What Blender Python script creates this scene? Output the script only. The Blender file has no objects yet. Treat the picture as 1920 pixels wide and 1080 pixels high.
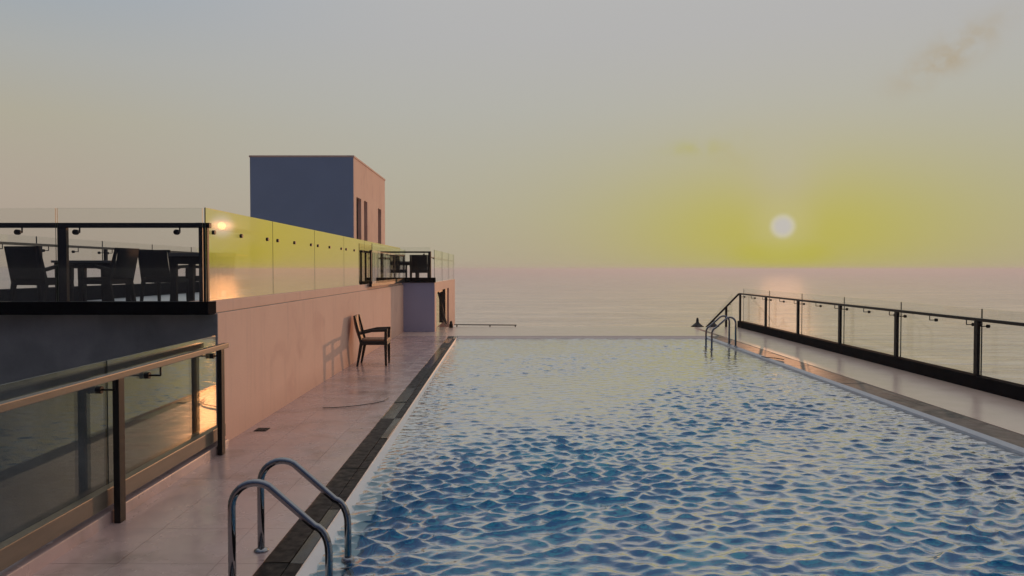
import bpy, bmesh, math, random
import numpy as np
from mathutils import Vector, Matrix

random.seed(7)
rng = np.random.default_rng(11)
scn = bpy.context.scene
COL = scn.collection

# ---------------------------------------------------------------- camera
EYE = 1.75
cam_d = bpy.data.cameras.new("camera")
cam = bpy.data.objects.new("camera", cam_d)
COL.objects.link(cam)
cam.location = (0, 0, EYE)
cam.rotation_euler = (math.radians(90 - 1.432), 0, 0)
cam_d.sensor_width = 36.0
cam_d.lens = 36.0 * 1400.0 / 1920.0
cam_d.clip_start = 0.05
cam_d.clip_end = 120000
scn.camera = cam

# ---------------------------------------------------------------- sky
SUN_AZ = math.radians(19.9)      # to the right of +Y
SUN_EL = math.radians(3.1)
world = bpy.data.worlds.new("World")
scn.world = world
world.use_nodes = True
wn, wl = world.node_tree.nodes, world.node_tree.links
wn.clear()


def wmath(op, a, b=None, c=None, clamp=False):
    n = wn.new("ShaderNodeMath")
    n.operation = op
    n.use_clamp = clamp
    for i, v in enumerate((a, b, c)):
        if v is None:
            continue
        if isinstance(v, (int, float)):
            n.inputs[i].default_value = v
        else:
            wl.new(v, n.inputs[i])
    return n.outputs[0]


def wmix(fac, a, b, blend="MIX"):
    n = wn.new("ShaderNodeMix")
    n.data_type = "RGBA"
    n.blend_type = blend
    for sock, v in ((n.inputs[0], fac), (n.inputs[6], a), (n.inputs[7], b)):
        if isinstance(v, (int, float)):
            sock.default_value = v
        elif isinstance(v, tuple):
            sock.default_value = (*v, 1)
        else:
            wl.new(v, sock)
    return n.outputs[2]


def wramp(fac, stops, interp="LINEAR"):
    n = wn.new("ShaderNodeValToRGB")
    n.color_ramp.interpolation = interp
    el = n.color_ramp.elements
    while len(el) < len(stops):
        el.new(0.5)
    for e, (p, c) in zip(el, stops):
        e.position = p
        e.color = (*c, 1)
    wl.new(fac, n.inputs[0])
    return n.outputs[0]


tc = wn.new("ShaderNodeTexCoord")
nrm = wn.new("ShaderNodeVectorMath")
nrm.operation = "NORMALIZE"
wl.new(tc.outputs["Generated"], nrm.inputs[0])
sep = wn.new("ShaderNodeSeparateXYZ")
wl.new(nrm.outputs[0], sep.inputs[0])
dx, dy, dz = sep.outputs
el_deg = wmath("MULTIPLY", wmath("ARCSINE", dz), 180 / math.pi)
az = wmath("MULTIPLY", wmath("ARCTAN2", dx, dy), 180 / math.pi)
daz = wmath("SUBTRACT", az, math.degrees(SUN_AZ))
caz = wmath("COSINE", wmath("MULTIPLY", daz, math.pi / 180))     # 1 toward the sun, -1 behind
t_el = wmath("DIVIDE", el_deg, 90.0, clamp=True)


def E_(deg):
    return max(0.0, min(1.0, deg / 90.0))


front = wramp(t_el, [(0, (.425, .365, .285)), (E_(4), (.435, .40, .315)), (E_(8), (.44, .422, .355)),
                     (E_(12), (.44, .437, .40)), (E_(17), (.445, .443, .44)), (E_(40), (.50, .51, .53)),
                     (1, (.49, .53, .59))])
side = wramp(t_el, [(0, (.40, .315, .255)), (E_(5), (.425, .36, .29)), (E_(10), (.425, .395, .31)),
                    (E_(14), (.40, .405, .385)), (E_(19), (.33, .385, .445)), (E_(40), (.46, .49, .53)),
                    (1, (.49, .53, .59))])
back = wramp(t_el, [(0, (.030, .033, .060)), (E_(12), (.032, .042, .085)), (E_(45), (.10, .13, .21)),
                    (1, (.49, .53, .59))])


def smooth(v, a, b):
    n = wn.new("ShaderNodeMapRange")
    n.interpolation_type = "SMOOTHSTEP"
    wl.new(v, n.inputs[0])
    n.inputs[1].default_value = a
    n.inputs[2].default_value = b
    return n.outputs[0]


side_f = wmath("SUBTRACT", 1.0, smooth(caz, .55, .95))
back_f = wmath("SUBTRACT", 1.0, smooth(caz, -.50, .50))
sky = wmix(side_f, front, side)
sky = wmix(back_f, sky, back)


def gauss(ca, ce, sa, se, tilt=0.0):
    """soft lobe around azimuth offset ca / elevation ce (degrees)"""
    da = wmath("SUBTRACT", daz, ca)
    a = wmath("DIVIDE", da, sa)
    e = wmath("DIVIDE", wmath("SUBTRACT", wmath("SUBTRACT", el_deg, ce), wmath("MULTIPLY", da, tilt)), se)
    s = wmath("ADD", wmath("MULTIPLY", a, a), wmath("MULTIPLY", e, e))
    return wmath("EXPONENT", wmath("MULTIPLY", s, -1.0))


g_wide = wmath("ADD", wmath("MULTIPLY", gauss(0, 2.4, 11, 4.6), .46), wmath("MULTIPLY", gauss(2, 2.8, 21, 7.0), .36))
g_tight = wmath("MULTIPLY", gauss(0, 1.2, 7.0, 2.6), .98)
pillar = wmath("MULTIPLY", gauss(0, 5.4, 2.6, 2.8), .24)
g = wmath("SUBTRACT", wmath("MAXIMUM", g_wide, g_tight), pillar, clamp=True)
g = wmath("MAXIMUM", g, wmath("MULTIPLY", g_tight, .75))
sky = wmix(g, sky, (.435, .425, .035))
# thin cloud smudges, lit warm from below
cn = wn.new("ShaderNodeTexNoise")
cn.inputs["Scale"].default_value = 30
cn.inputs["Detail"].default_value = 5
wl.new(nrm.outputs[0], cn.inputs["Vector"])
cl_n = smooth(cn.outputs[0], .30, .66)


def cloud(ca, ce, sa, se, amt, tilt=0.0):
    return wmath("MULTIPLY", wmath("MULTIPLY", gauss(ca, ce, sa, se, tilt), cl_n), amt)


sky = wmix(cloud(10.3, 13.9, 2.6, 1.1, 1.25, .45), sky, (.415, .35, .25))
sky = wmix(cloud(-6.2, 8.9, 2.0, .55, .8), sky, (.43, .415, .17))
sky = wmix(cloud(-3.5, 8.6, 1.5, 1.5, .45), sky, (.43, .40, .22))
# the veiled sun itself
sd = wmath("SQRT", wmath("ADD", wmath("POWER", wmath("ABSOLUTE", daz), 2.0),
                         wmath("POWER", wmath("ABSOLUTE", wmath("SUBTRACT", el_deg, math.degrees(SUN_EL))), 2.0)))
disc = wmath("SUBTRACT", 1.0, smooth(sd, .30, 1.10))
halo = wmath("MULTIPLY", wmath("SUBTRACT", 1.0, smooth(sd, .5, 3.2)), .40)
sky = wmix(halo, sky, (.48, .46, .24))
sky = wmix(disc, sky, (.60, .59, .56))

nish = wn.new("ShaderNodeTexSky")
nish.sky_type = "NISHITA"
nish.sun_disc = False
nish.sun_elevation = SUN_EL
nish.sun_rotation = SUN_AZ
nish.dust_density = 3.0
nsc = wmix(1.0, nish.outputs[0], (.0012, .0012, .0012), "MULTIPLY")
sky = wmix(1.0, sky, nsc, "ADD")
bg = wn.new("ShaderNodeBackground")
bg.inputs["Strength"].default_value = 1.0
wl.new(sky, bg.inputs[0])
wout = wn.new("ShaderNodeOutputWorld")
wl.new(bg.outputs[0], wout.inputs[0])

# ---------------------------------------------------------------- sun (veiled by haze: wide and weak)
sun_d = bpy.data.lights.new("sun", "SUN")
sun_d.energy = 0.75
sun_d.angle = math.radians(.55)
sun_d.color = (1.0, .46, .22)
sun = bpy.data.objects.new("sun", sun_d)
COL.objects.link(sun)
sdir = Vector((math.sin(SUN_AZ) * math.cos(SUN_EL), math.cos(SUN_AZ) * math.cos(SUN_EL), math.sin(SUN_EL)))
sun.rotation_euler = (-sdir).to_track_quat("-Z", "Y").to_euler()

scn.render.engine = "CYCLES"
vs = scn.view_settings
vs.view_transform = "Standard"
vs.look = "None"
vs.exposure = 0.0
vs.gamma = 1.0
vs.use_curve_mapping = False
scn.cycles.use_denoising = True
scn.cycles.max_bounces = 10
scn.cycles.volume_bounces = 2
scn.cycles.transparent_max_bounces = 24
scn.cycles.transmission_bounces = 8
scn.cycles.glossy_bounces = 5
scn.cycles.blur_glossy = 0.5
scn.cycles.sample_clamp_indirect = 2.0
scn.cycles.sample_clamp_direct = 0.5


# ---------------------------------------------------------------- materials
def nodes_of(name):
    m = bpy.data.materials.new(name)
    m.use_nodes = True
    nt = m.node_tree
    return m, nt.nodes, nt.links, nt.nodes["Principled BSDF"]


def surf(name, col, rough=.6, var=.12, scale=3.0, stretch=(1, 1, 1), metallic=0.0, bump=.0, bscale=60.0,
         rvar=0.0, stain=None, spec=None, coat=0.0, ior=None, drip=False, spots=None):
    """plain procedural surface: two noise octaves of colour, grain bump, optional stains"""
    m, n, l, p = nodes_of(name)
    t = n.new("ShaderNodeTexCoord")
    mp = n.new("ShaderNodeMapping")
    mp.inputs["Scale"].default_value = stretch
    l.new(t.outputs["Object"], mp.inputs[0])
    nz = n.new("ShaderNodeTexNoise")
    nz.inputs["Scale"].default_value = scale
    nz.inputs["Detail"].default_value = 8
    nz.inputs["Roughness"].default_value = .62
    l.new(mp.outputs[0], nz.inputs["Vector"])
    r = n.new("ShaderNodeValToRGB")
    lo = tuple(c * (1 - var) for c in col)
    hi = tuple(min(1, c * (1 + var)) for c in col)
    r.color_ramp.elements[0].position = .3
    r.color_ramp.elements[0].color = (*lo, 1)
    r.color_ramp.elements[1].position = .7
    r.color_ramp.elements[1].color = (*hi, 1)
    l.new(nz.outputs[0], r.inputs[0])
    out = r.outputs[0]
    if stain:
        sc, scol, lo_, hi_ = stain
        sn = n.new("ShaderNodeTexNoise")
        sn.inputs["Scale"].default_value = sc
        sn.inputs["Detail"].default_value = 6
        sn.inputs["Distortion"].default_value = .6
        l.new(mp.outputs[0], sn.inputs["Vector"])
        mr = n.new("ShaderNodeMapRange")
        mr.inputs[1].default_value = lo_
        mr.inputs[2].default_value = hi_
        l.new(sn.outputs[0], mr.inputs[0])
        mx = n.new("ShaderNodeMix")
        mx.data_type = "RGBA"
        mx.inputs[7].default_value = (*scol, 1)
        l.new(mr.outputs[0], mx.inputs[0])
        l.new(out, mx.inputs[6])
        out = mx.outputs[2]
    if spots:
        vn = n.new("ShaderNodeTexNoise")
        vn.inputs["Scale"].default_value = spots
        vn.inputs["Detail"].default_value = 3
        vn.inputs["Distortion"].default_value = 1.5
        l.new(t.outputs["Object"], vn.inputs["Vector"])
        vr = n.new("ShaderNodeMapRange")
        vr.inputs[1].default_value = .70
        vr.inputs[2].default_value = .78
        vr.inputs[4].default_value = .75
        l.new(vn.outputs[0], vr.inputs[0])
        m4 = n.new("ShaderNodeMix")
        m4.data_type = "RGBA"
        m4.inputs[7].default_value = (.09, .06, .05, 1)
        l.new(vr.outputs[0], m4.inputs[0])
        l.new(out, m4.inputs[6])
        out = m4.outputs[2]
    if drip:
        # rain streaks running down and splashed dirt along the foot of the wall
        m2 = n.new("ShaderNodeMapping")
        m2.inputs["Scale"].default_value = (7, 7, .8)
        l.new(t.outputs["Object"], m2.inputs[0])
        dn = n.new("ShaderNodeTexNoise")
        dn.inputs["Scale"].default_value = 1.0
        dn.inputs["Detail"].default_value = 7
        l.new(m2.outputs[0], dn.inputs["Vector"])
        dr = n.new("ShaderNodeMapRange")
        dr.inputs[1].default_value = .54
        dr.inputs[2].default_value = .78
        dr.inputs[4].default_value = .38
        l.new(dn.outputs[0], dr.inputs[0])
        sx_ = n.new("ShaderNodeSeparateXYZ")
        l.new(t.outputs["Object"], sx_.inputs[0])
        zr_ = n.new("ShaderNodeMapRange")
        zr_.inputs[1].default_value = .30
        zr_.inputs[2].default_value = .0
        l.new(sx_.outputs[2], zr_.inputs[0])
        zm = n.new("ShaderNodeMath")
        zm.operation = "MULTIPLY"
        l.new(zr_.outputs[0], zm.inputs[0])
        l.new(nz.outputs[0], zm.inputs[1])
        ad = n.new("ShaderNodeMath")
        ad.use_clamp = True
        l.new(dr.outputs[0], ad.inputs[0])
        l.new(zm.outputs[0], ad.inputs[1])
        m3 = n.new("ShaderNodeMix")
        m3.data_type = "RGBA"
        m3.inputs[7].default_value = (col[0] * .72, col[1] * .70, col[2] * .70, 1)
        l.new(ad.outputs[0], m3.inputs[0])
        l.new(out, m3.inputs[6])
        out = m3.outputs[2]
    l.new(out, p.inputs["Base Color"])
    p.inputs["Metallic"].default_value = metallic
    p.inputs["Roughness"].default_value = rough
    if spec is not None:
        p.inputs["Specular IOR Level"].default_value = spec
    if ior:
        p.inputs["IOR"].default_value = ior
    if coat:
        p.inputs["Coat Weight"].default_value = coat
        p.inputs["Coat Roughness"].default_value = .18
    if rvar:
        rn = n.new("ShaderNodeTexNoise")
        rn.inputs["Scale"].default_value = scale * 1.7
        rn.inputs["Detail"].default_value = 6
        l.new(mp.outputs[0], rn.inputs["Vector"])
        mr = n.new("ShaderNodeMapRange")
        mr.inputs[1].default_value = .3
        mr.inputs[2].default_value = .7
        mr.inputs[3].default_value = rough - rvar
        mr.inputs[4].default_value = rough + rvar
        l.new(rn.outputs[0], mr.inputs[0])
        l.new(mr.outputs[0], p.inputs["Roughness"])
    if bump:
        bn = n.new("ShaderNodeTexNoise")
        bn.inputs["Scale"].default_value = bscale
        bn.inputs["Detail"].default_value = 4
        l.new(mp.outputs[0], bn.inputs["Vector"])
        b = n.new("ShaderNodeBump")
        b.inputs["Strength"].default_value = bump
        b.inputs["Distance"].default_value = .01
        l.new(bn.outputs[0], b.inputs["Height"])
        l.new(b.outputs[0], p.inputs["Normal"])
    return m


def glass(name, stops, tint, refl=(.97, .97, .96), rgh=0.0):
    """pane: clear (or solar coated) glass, reflection rising with the angle of view"""
    m, n, l, p = nodes_of(name)
    n.remove(p)
    lw = n.new("ShaderNodeLayerWeight")
    lw.inputs[0].default_value = .5
    r = n.new("ShaderNodeValToRGB")
    e = r.color_ramp.elements
    while len(e) < len(stops):
        e.new(.5)
    for q, (pos, v) in zip(e, stops):
        q.position = pos
        q.color = (v, v, v, 1)
    l.new(lw.outputs["Facing"], r.inputs[0])
    tr = n.new("ShaderNodeBsdfTransparent")
    tr.inputs[0].default_value = (*tint, 1)
    gl = n.new("ShaderNodeBsdfGlossy")
    gl.inputs["Roughness"].default_value = rgh
    gl.inputs[0].default_value = (*refl, 1)
    # rolled panes are never quite flat
    t = n.new("ShaderNodeTexCoord")
    nz = n.new("ShaderNodeTexNoise")
    nz.inputs["Scale"].default_value = .9
    nz.inputs["Detail"].default_value = 0
    l.new(t.outputs["Object"], nz.inputs["Vector"])
    b = n.new("ShaderNodeBump")
    b.inputs["Strength"].default_value = .015
    b.inputs["Distance"].default_value = .01
    l.new(nz.outputs[0], b.inputs["Height"])
    l.new(b.outputs[0], gl.inputs["Normal"])
    mx = n.new("ShaderNodeMixShader")
    l.new(r.outputs[0], mx.inputs[0])
    l.new(tr.outputs[0], mx.inputs[1])
    l.new(gl.outputs[0], mx.inputs[2])
    l.new(mx.outputs[0], n["Material Output"].inputs[0])
    return m


M = {}
M["wall"] = surf("cream_render", (.98, .60, .43), .75, .05, 1.2, bump=.25, bscale=45,
                 stain=(1.6, (.82, .47, .34), .58, .80), drip=True)
M["lilac_shade"] = surf("lilac_painted_shade", (.42, .42, .56), .75, .06, .8, bump=.15, bscale=45)  # far block front: blue shade put into the wall colour
M["slate_shade"] = surf("slate_painted_shade", (.36, .40, .50), .75, .06, .8, bump=.15, bscale=45)  # house front: its dark blue shade put into the colour
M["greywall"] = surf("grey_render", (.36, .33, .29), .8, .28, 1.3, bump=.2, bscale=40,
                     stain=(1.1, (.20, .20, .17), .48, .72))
M["deck"] = surf("deck_tile", (.62, .425, .375), .25, .08, 2.2, spots=6.5, rvar=.09, bump=.03, bscale=14, ior=2.15,
                 stain=(1.9, (.38, .26, .22), .50, .74))
M["deck_side"] = surf("pale_wet_tile", (.90, .65, .50), .24, .04, 1.6, rvar=.03, ior=1.9)
M["grout"] = surf("grout", (.26, .19, .17), .7, .08, 8)
M["terrace"] = surf("terrace_tile", (.62, .60, .58), .35, .06, 2.0)
M["granite"] = surf("black_granite", (.005, .0045, .005), .42, .45, 9, spec=.10, rvar=.15, stain=(3.0, (.018, .016, .019), .55, .75))
M["granite_wet"] = surf("wet_black_granite", (.006, .005, .006), .20, .4, 9, spec=.40, rvar=.08)
M["brownstone"] = surf("brown_stone", (.17, .115, .085), .45, .3, 5, spec=.3, rvar=.1, stain=(1.4, (.03, .022, .02), .52, .62))
M["coping"] = surf("white_coping", (.76, .74, .70), .35, .05, 6)
M["basin"] = surf("blue_pool_tile", (.006, .21, .50), .4, .2, 7, stain=(2.2, (.05, .52, .70), .46, .60))  # lighter teal patches imitate uneven light seen through the water
M["bronze"] = surf("dark_bronze", (.018, .015, .013), .5, .2, 20, spec=.25)
M["handrail"] = surf("brushed_rail", (.19, .155, .115), .40, .14, 16, stretch=(1, .15, 1), metallic=.35)
M["black"] = surf("black_paint", (.008, .008, .010), .85, .3, 10, spec=.03)
M["steel"] = surf("polished_steel", (.33, .32, .32), .14, .06, 12, metallic=1.0, rvar=.06)
M["wicker"] = surf("dark_wicker", (.014, .011, .009), .7, .35, 40, spec=.15, bump=.5, bscale=220)
M["sling"] = surf("brown_weave", (.36, .17, .085), .55, .2, 30, bump=.4, bscale=260)
M["teak"] = surf("dark_teak", (.018, .013, .010), .55, .3, 12, stretch=(1, 1, .2))
M["tabletop"] = surf("grey_table_top", (.10, .09, .08), .35, .15, 9)
M["rubber"] = surf("black_rubber", (.02, .018, .018), .6, .2, 30)
M["edge"] = surf("glass_edge", (.06, .075, .055), .3, .2, 20)
M["darkframe"] = surf("dark_window_frame", (.03, .028, .03), .5, .2, 12)
M["darkglass"] = glass("dark_window_glass", [(0, .10), (.5, .22), (.8, .6), (1, 1)], (.05, .05, .06))
M["solar"] = glass("solar_glass", [(0, .05), (.18, .06), (.45, .04), (.58, .20), (.70, .90), (1, .97)],
                   (.90, .93, .90), (1.0, .88, .66), .008)
M["clear"] = glass("clear_glass", [(0, .025), (.5, .045), (.7, .11), (.85, .35), (1, 1)], (.965, .975, .965))


# pool water: refraction over the tiled basin, sheen rising towards grazing view
m, n, l, p = nodes_of("pool_water")
p.inputs["Base Color"].default_value = (.70, .95, .98, 1)
p.inputs["Roughness"].default_value = .02
p.inputs["IOR"].default_value = 1.333
p.inputs["Transmission Weight"].default_value = 1.0
lw = n.new("ShaderNodeLayerWeight")
lw.inputs[0].default_value = .5
rp = n.new("ShaderNodeValToRGB")
e = rp.color_ramp.elements
wst = [(0, 0), (.48, .04), (.58, .20), (.68, .66), (.78, .94), (1, .98)]
while len(e) < len(wst):
    e.new(.5)
for q, (pos, v) in zip(e, wst):
    q.position = pos
    q.color = (v, v, v, 1)
l.new(lw.outputs["Facing"], rp.inputs[0])
gl = n.new("ShaderNodeBsdfGlossy")
gl.inputs["Roughness"].default_value = .03
t = n.new("ShaderNodeTexCoord")
mp = n.new("ShaderNodeMapping")
mp.inputs["Scale"].default_value = (.62, 1.0, 1)
l.new(t.outputs["Object"], mp.inputs[0])
nz = n.new("ShaderNodeTexNoise")
nz.inputs["Scale"].default_value = 13
nz.inputs["Detail"].default_value = 2.5
l.new(mp.outputs[0], nz.inputs["Vector"])
b = n.new("ShaderNodeBump")
b.inputs["Strength"].default_value = .30
b.inputs["Distance"].default_value = .03
l.new(nz.outputs[0], b.inputs["Height"])
for tgt in (gl, p, lw):
    l.new(b.outputs[0], tgt.inputs["Normal"])
mx = n.new("ShaderNodeMixShader")
l.new(rp.outputs[0], mx.inputs[0])
l.new(p.outputs[0], mx.inputs[1])
l.new(gl.outputs[0], mx.inputs[2])
l.new(mx.outputs[0], n["Material Output"].inputs[0])
M["water"] = m

# sea: long low swell seen at a flat angle
m, n, l, p = nodes_of("sea_water")
t = n.new("ShaderNodeTexCoord")
p.inputs["Base Color"].default_value = (.17, .12, .11, 1)
p.inputs["Roughness"].default_value = .30
p.inputs["IOR"].default_value = 1.7
hts = []
for sc_, st, w in ((.055, (.35, 1.0, 1), 1.0), (.19, (.45, 1.0, 1), .42), (.75, (.5, 1.0, 1), .12)):
    mp = n.new("ShaderNodeMapping")
    mp.inputs["Scale"].default_value = st
    l.new(t.outputs["Object"], mp.inputs[0])
    nz = n.new("ShaderNodeTexNoise")
    nz.inputs["Scale"].default_value = sc_
    nz.inputs["Detail"].default_value = 3
    l.new(mp.outputs[0], nz.inputs["Vector"])
    ml = n.new("ShaderNodeMath")
    ml.operation = "MULTIPLY"
    ml.inputs[1].default_value = w
    l.new(nz.outputs[0], ml.inputs[0])
    hts.append(ml.outputs[0])
a1 = n.new("ShaderNodeMath")
l.new(hts[0], a1.inputs[0])
l.new(hts[1], a1.inputs[1])
a2 = n.new("ShaderNodeMath")
l.new(a1.outputs[0], a2.inputs[0])
l.new(hts[2], a2.inputs[1])
b = n.new("ShaderNodeBump")
b.inputs["Strength"].default_value = .55
b.inputs["Distance"].default_value = 2.0
l.new(a2.outputs[0], b.inputs["Height"])
l.new(b.outputs[0], p.inputs["Normal"])
lw = n.new("ShaderNodeLayerWeight")
lw.inputs[0].default_value = .5
rp = n.new("ShaderNodeValToRGB")
rp.color_ramp.elements[0].position = .5
rp.color_ramp.elements[0].color = (.05, .05, .05, 1)
rp.color_ramp.elements[1].position = .9
rp.color_ramp.elements[1].color = (.95, .95, .95, 1)
l.new(lw.outputs["Facing"], rp.inputs[0])
# wind ruffled streaks show more of the dark body of the water
fac = rp.outputs[0]
for sc_, st, lo_, hi_, dk in ((.030, (.22, 1, 1), .40, .62, .80), (.16, (.20, 1, 1), .36, .52, .72), (.55, (.22, 1, 1), .34, .50, .75)):
    mp = n.new("ShaderNodeMapping")
    mp.inputs["Scale"].default_value = st
    l.new(t.outputs["Object"], mp.inputs[0])
    nz = n.new("ShaderNodeTexNoise")
    nz.inputs["Scale"].default_value = sc_
    nz.inputs["Detail"].default_value = 4
    l.new(mp.outputs[0], nz.inputs["Vector"])
    mr = n.new("ShaderNodeMapRange")
    for i_, v_ in ((1, lo_), (2, hi_), (3, dk), (4, 1.0)):
        mr.inputs[i_].default_value = v_
    l.new(nz.outputs[0], mr.inputs[0])
    ml = n.new("ShaderNodeMath")
    ml.operation = "MULTIPLY"
    l.new(fac, ml.inputs[0])
    l.new(mr.outputs[0], ml.inputs[1])
    fac = ml.outputs[0]
gl = n.new("ShaderNodeBsdfGlossy")
gl.inputs[0].default_value = (1, .93, .88, 1)
gl.inputs["Roughness"].default_value = .20
l.new(b.outputs[0], gl.inputs["Normal"])
mx = n.new("ShaderNodeMixShader")
l.new(fac, mx.inputs[0])
l.new(p.outputs[0], mx.inputs[1])
l.new(gl.outputs[0], mx.inputs[2])
l.new(mx.outputs[0], n["Material Output"].inputs[0])
M["sea"] = m


# ---------------------------------------------------------------- mesh helpers
class MB:
    """collects shapes and links them as ONE mesh object"""

    def __init__(self):
        self.bm = bmesh.new()

    def hexa(self, c, mi=0):
        v = [self.bm.verts.new(q) for q in c]
        for f in ((0, 3, 2, 1), (4, 5, 6, 7), (0, 1, 5, 4), (1, 2, 6, 5), (2, 3, 7, 6), (3, 0, 4, 7)):
            fc = self.bm.faces.new([v[i] for i in f])
            fc.material_index = mi
        return self

    def box(self, x0, x1, y0, y1, z0, z1):
        return self.hexa([(x0, y0, z0), (x1, y0, z0), (x1, y1, z0), (x0, y1, z0),
                          (x0, y0, z1), (x1, y0, z1), (x1, y1, z1), (x0, y1, z1)])

    def ybar(self, fr, u0, u1, y0, y1, z0, z1):
        """box running along a frame fr = (x at y=0, slope)"""
        X = lambda u, y: fr[0] + fr[1] * y + u
        return self.hexa([(X(u0, y0), y0, z0), (X(u1, y0), y0, z0), (X(u1, y1), y1, z0), (X(u0, y1), y1, z0),
                          (X(u0, y0), y0, z1), (X(u1, y0), y0, z1), (X(u1, y1), y1, z1), (X(u0, y1), y1, z1)])

    def bar(self, a, b, w, h, up=(0, 0, 1)):
        """rectangular bar from a to b"""
        a, b = Vector(a), Vector(b)
        d = (b - a).normalized()
        s = d.cross(Vector(up))
        if s.length < 1e-4:
            s = d.cross(Vector((0, 1, 0)))
        s.normalize()
        t = s.cross(d)
        q = []
        for o in (a, b):
            for i, j in ((-1, -1), (1, -1), (1, 1), (-1, 1)):
                q.append(o + s * (i * w / 2) + t * (j * h / 2))
        return self.hexa([q[0], q[1], q[2], q[3], q[4], q[5], q[6], q[7]])

    def taper(self, a, b, wa, wb):
        a, b = Vector(a), Vector(b)
        q = []
        for o, w in ((a, wa), (b, wb)):
            for i, j in ((-1, -1), (1, -1), (1, 1), (-1, 1)):
                q.append(o + Vector((i * w[0] / 2, j * w[1] / 2, 0)))
        return self.hexa(q)

    def tube(self, pts, r, seg=10, caps=True):
        pts = [Vector(q) for q in pts]
        rings = []
        up = None
        for i, q in enumerate(pts):
            d = (pts[min(i + 1, len(pts) - 1)] - pts[max(i - 1, 0)]).normalized()
            if up is None:
                up = d.orthogonal().normalized()
            s = d.cross(up).normalized()
            up = s.cross(d).normalized()
            rr = r[i] if isinstance(r, (list, tuple)) else r
            rings.append([self.bm.verts.new(q + (s * math.cos(k * 2 * math.pi / seg) + up * math.sin(k * 2 * math.pi / seg)) * rr)
                          for k in range(seg)])
        for A, B in zip(rings[:-1], rings[1:]):
            for k in range(seg):
                f = self.bm.faces.new((A[k], A[(k + 1) % seg], B[(k + 1) % seg], B[k]))
                f.smooth = True
        if caps:
            self.bm.faces.new(list(reversed(rings[0])))
            self.bm.faces.new(rings[-1])
        return self

    def lathe(self, c, prof, seg=20):
        c = Vector(c)
        rings = [[self.bm.verts.new(c + Vector((r * math.cos(k * 2 * math.pi / seg), r * math.sin(k * 2 * math.pi / seg), z)))
                  for k in range(seg)] for r, z in prof]
        for A, B in zip(rings[:-1], rings[1:]):
            for k in range(seg):
                f = self.bm.faces.new((A[k], A[(k + 1) % seg], B[(k + 1) % seg], B[k]))
                f.smooth = True
        self.bm.faces.new(list(reversed(rings[0])))
        self.bm.faces.new(rings[-1])
        return self

    def build(self, name, mat, parent=None, bevel=0.0, mats=None, seg=2):
        bm = self.bm
        bmesh.ops.recalc_face_normals(bm, faces=bm.faces)
        if bevel:
            bmesh.ops.bevel(bm, geom=[e for e in bm.edges if e.is_manifold and e.calc_face_angle(0) > .6],
                            offset=bevel, segments=seg, profile=.6, affect="EDGES", clamp_overlap=True)
        me = bpy.data.meshes.new(name)
        bm.to_mesh(me)
        bm.free()
        me.materials.append(mat)
        for x in mats or ():
            me.materials.append(x)
        o = bpy.data.objects.new(name, me)
        COL.objects.link(o)
        if parent is not None:
            o.parent = parent
        return o


def tag(o, label, cat=None, group=None, kind=None):
    o["label"] = label
    if cat:
        o["category"] = cat
    if group:
        o["group"] = group
    if kind:
        o["kind"] = kind
    return o


def empty(name, label, cat, group=None, loc=(0, 0, 0), rz=0.0):
    o = bpy.data.objects.new(name, None)
    COL.objects.link(o)
    o.location = loc
    o.rotation_euler = (0, 0, rz)
    o.empty_display_size = .2
    return tag(o, label, cat, group)


def structure(o, label):
    return tag(o, label, kind="structure")


def copy_tree(o, parent=None):
    c = o.copy()
    COL.objects.link(c)
    if parent is not None:
        c.parent = parent
    for ch in [q for q in list(COL.objects) if q.parent is o]:
        copy_tree(ch, c)
    return c


# frames of the two long sides: (x at y = 0, slope); the walls are not quite parallel
LW = (-2.80, -.0115)      # face of the cream wall
RK = (6.70, .0060)        # inner face of the black kerb
PL = (-1.098, -.0168)      # left water edge
PR = (4.905, .0088)       # right water edge
Y_END = 19.57             # far pool edge
Y_DECK = 22.65            # far deck edge
WATER_Z = -.055


def LX(y, u=0.0):
    return LW[0] + LW[1] * y + u


# ---------------------------------------------------------------- setting: sea
o = MB().hexa([(-40000, -4000, -26), (40000, -4000, -26), (40000, 60000, -26), (-40000, 60000, -26),
               (-40000, -4000, -24), (40000, -4000, -24), (40000, 60000, -24), (-40000, 60000, -24)]).build("sea", M["sea"])
structure(o, "calm hazy sea reaching to the horizon")

# the evening haze over the water
m = bpy.data.materials.new("haze")
m.use_nodes = True
n, l = m.node_tree.nodes, m.node_tree.links
n.clear()
pv = n.new("ShaderNodeVolumePrincipled")
pv.inputs["Color"].default_value = (.98, .95, .92, 1)
pv.inputs["Density"].default_value = .0006
pv.inputs["Anisotropy"].default_value = .40
om = n.new("ShaderNodeOutputMaterial")
l.new(pv.outputs[0], om.inputs["Volume"])
M["haze"] = m
hz = MB().box(-41000, 41000, -5000, 61000, -27, 5.2).build("haze", M["haze"])
tag(hz, "thin pinkish evening haze over the sea", kind="stuff")

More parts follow.
